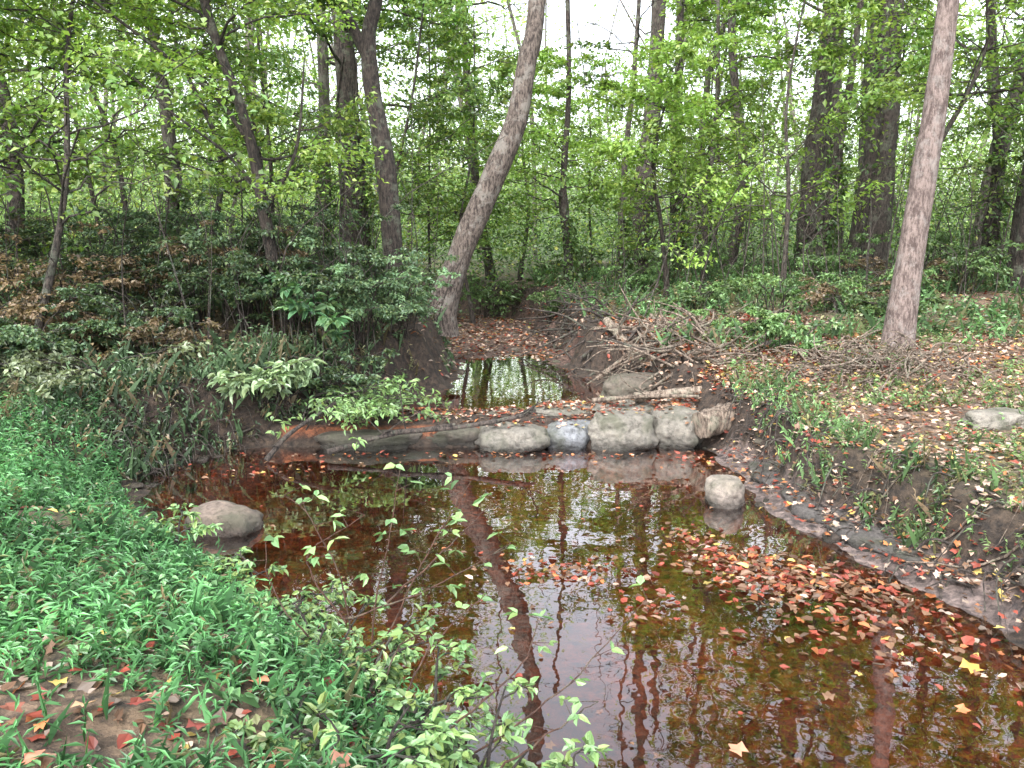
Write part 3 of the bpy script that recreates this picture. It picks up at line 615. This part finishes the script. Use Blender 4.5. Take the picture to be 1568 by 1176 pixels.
# ------------------------------------------------------------------ fallen leaves
LC = [(.14, .08, .048), (.20, .045, .028), (.34, .125, .05), (.42, .32, .10), (.42, .30, .235), (.24, .19, .155)]
bv = BVHTree.FromPolygons([tuple(v) for v in np.concatenate(stoneV)], [tuple(int(a) for a in f) for f in np.concatenate(stoneF)])
def litter(mb, x, y, size, w, T=T_MAP, z=None, flat=.3, off=.012, dk=1.):
    n = len(x); z = zf(x, y)+off if z is None else z
    leaves(mb, np.stack([x, y, z+.01*rng.random(n)], 1), rng.uniform(0, 6.28, n), rng.normal(size=n)*flat, rng.normal(size=n)*flat, size*rng.uniform(.5, 1.3, n), size*rng.uniform(.4, 1.1, n), pal(n, LC, w, .5)*dk, T)
m = MB()
x, y = pts(6000, -7, 1, 1.2, 8.5, lambda x, y: (x < Lx(y)-.1)); litter(m, x, y, .055, [4, 1, .6, .6, 1.2, 2], T_OVAL)
x, y = pts(260, -3, .3, 1.9, 3.2, lambda x, y: (x < Lx(y)-.1)); litter(m, x, y, .075, [2, 2, .6, .2, 2, 1])
x, y = pts(19000, 2.3, 10, 2.5, 11, lambda x, y: (x > Rx(y)+.25)); litter(m, x, y, .055, [3, 1, 1, 1.0, 5, 4], T_OVAL)
x, y = pts(3200, 2.2, 7, 3.5, 10, lambda x, y: (x > Rx(y)+.1)); litter(m, x, y, .06, [1, 1.3, 1.2, 1.2, 3, 0], off=.05)
x, y = pts(5000, 1.4, 4.5, 9.2, 13, lambda x, y: (x > Rx(y)-.02)); litter(m, x, y, .07, [4, 2, .6, .3, 1.5, 2], T_OVAL, flat=.6)
x, y = pts(17000, -14, 14, 8.5, 22, lambda x, y: ((x < Lx(y)-.0) | (x > Rx(y)+.1))); litter(m, x, y, .085, [5, 1.5, .6, .4, 1.5, 3], T_OVAL)
x, y = pts(5000, -3, 2, 13.6, 21, lambda x, y: ((x > Lx(y)-.1) & (x < Rx(y)+.4))); litter(m, x, y, .08, [3, 2.0, .8, .3, 2.5, 2.5], T_OVAL)
x, y = pts(900, 2, 3.2, 4.2, 8.4, lambda x, y: ((x > Rx(y)-.05) & (x < Rx(y)+.5))); litter(m, x, y, .06, [3, 3, 1, .4, 1, 1.5], off=.06)
xs = rng.uniform(-2.1, 3.3, 3800); ys = rng.uniform(8.35, 9.5, 3800); PX, PY, PZ = [], [], []
for a, b in zip(xs, ys):
    h = bv.ray_cast(Vector((a, b, 3)), Vector((0, 0, -1)))
    zz = h[0].z if h[0] is not None else -9
    if h[0] is not None and (h[1].z < .7 or (b < 8.7 and rng.random() < .7)): continue
    zg = float(zf(a, b)); zz = max(zz, zg)
    if zz > .2: PX.append(a); PY.append(b); PZ.append(zz+.012)
litter(m, np.array(PX), np.array(PY), .065, [2.5, 2.5, 1.2, .4, 1.8, .5], T_MAP, np.array(PZ), .3)
bx = np.array([-1.46, -1.52, -1.3, -1.1, -1.75, -.95, -1.2, -.6]); by = np.array([2.3, 2.55, 2.6, 2.5, 2.5, 2.85, 2.2, 2.35])
leaves(m, np.stack([bx, by, zf(bx, by)+.07], 1), rng.uniform(0, 6.28, 8), rng.normal(size=8)*.2, rng.normal(size=8)*.2, rng.uniform(.08, .12, 8), rng.uniform(.08, .11, 8), np.array([(.5, .2, .13), (.5, .33, .2), (.25, .06, .05), (.22, .06, .05), (.26, .1, .07), (.45, .2, .12), (.2, .06, .05), (.25, .12, .08)]), T_MAP)
m.build('fallen_leaves', [M_LITTER])
m = MB()
def raft(n, cx, cy, sx, sy, rot, size, w):
    a = rng.normal(size=n)*sx; b = rng.normal(size=n)*sy
    x = cx+a*math.cos(rot)-b*math.sin(rot); y = cy+a*math.sin(rot)+b*math.cos(rot)
    kk = (x > Lx(y)+.05) & (x < Rx(y)-.02) & (y < 8.3); x, y = x[kk], y[kk]; h = len(x)//2
    litter(m, x[:h], y[:h], size, w, T_MAP, np.full(h, .006), .25)
    litter(m, x[h:], y[h:], size*1.1, w, T_OVAL, np.full(len(x)-h, .006), .25)
FW = [4.5, 3.5, 1.3, .45, .6, .5]
raft(520, 1.95, 4.95, .36, .19, -.35, .066, FW)
raft(130, 1.5, 5.4, .25, .15, -.6, .06, FW)
raft(260, 2.3, 4.2, .5, .28, -.3, .065, FW)
raft(110, .35, 5.15, .26, .14, .1, .055, FW)
raft(40, .85, 4.6, .12, .1, .1, .055, FW)
raft(46, 1.35, 5.85, .12, .09, .1, .055, FW)
raft(70, 2.05, 7.9, .25, .25, .1, .06, FW)
raft(60, -2.4, 7.6, .5, .2, .1, .05, FW)
raft(120, 0, 8.15, 1.2, .06, 0, .05, FW)
x, y = pts(170, -3, 3.2, 2.6, 8.2, lambda x, y: (x > Lx(y)+.1) & (x < Rx(y)-.05)); litter(m, x, y, .045, FW, T_OVAL, np.full(len(x), .006), .1)
leaves(m, np.array([[2.35, 3.85, .01], [1.02, 3.15, .01]]), np.array([.5, 2.2]), np.array([.05, .05]), np.array([.1, -.1]), np.array([.13, .1]), np.array([.12, .09]), np.array([(.5, .3, .08), (.42, .22, .14)]), T_MAP)
m.build('floating_leaves', [M_LITTER])
m = MB()
x, y = pts(1500, -3, 4, 2, 8.3, lambda x, y: (x > Lx(y)+.1) & (x < Rx(y)-.1)); litter(m, x, y, .07, [3, 1.5, .8, .2, .2, 0], T_MAP, dk=.8)
m.build('sunken_leaves', [M_LITTER])

# ------------------------------------------------------------------ light, sky, camera
w = bpy.data.worlds.new('World'); SC.world = w; w.use_nodes = True
N = w.node_tree.nodes; K = w.node_tree.links; N.clear()
o = N.new('ShaderNodeOutputWorld'); bg = N.new('ShaderNodeBackground'); sk = N.new('ShaderNodeTexSky'); sk.sky_type = 'NISHITA'; sk.sun_disc = False
EL, AZ = math.radians(50), math.radians(200)
sk.sun_elevation = EL; sk.sun_rotation = AZ; sk.air_density = 1; sk.dust_density = 5; sk.ozone_density = 1
hs = N.new('ShaderNodeHueSaturation'); hs.inputs['Saturation'].default_value = .3; hs.inputs['Value'].default_value = 4.9
K.new(sk.outputs[0], hs.inputs['Color']); K.new(hs.outputs[0], bg.inputs[0]); bg.inputs[1].default_value = .15; K.new(bg.outputs[0], o.inputs[0])
sun = bpy.data.lights.new('sun', 'SUN'); sun.energy = 1.5; sun.angle = math.radians(18); sun.color = (1, .96, .89)
so = bpy.data.objects.new('sun', sun); SC.collection.objects.link(so)
dv = Vector((math.sin(AZ)*math.cos(EL), math.cos(AZ)*math.cos(EL), math.sin(EL)))
so.rotation_euler = dv.to_track_quat('Z', 'Y').to_euler()
cam = bpy.data.cameras.new('camera'); cam.lens = 28.2; cam.sensor_width = 36; cam.clip_end = 600; cam.clip_start = .05
co = bpy.data.objects.new('camera', cam); SC.collection.objects.link(co); co.location = (0, 0, 2.2); co.rotation_euler = (math.radians(80), 0, 0)
SC.camera = co
SC.view_settings.view_transform = 'Standard'; SC.view_settings.look = 'None'; SC.view_settings.exposure = 0
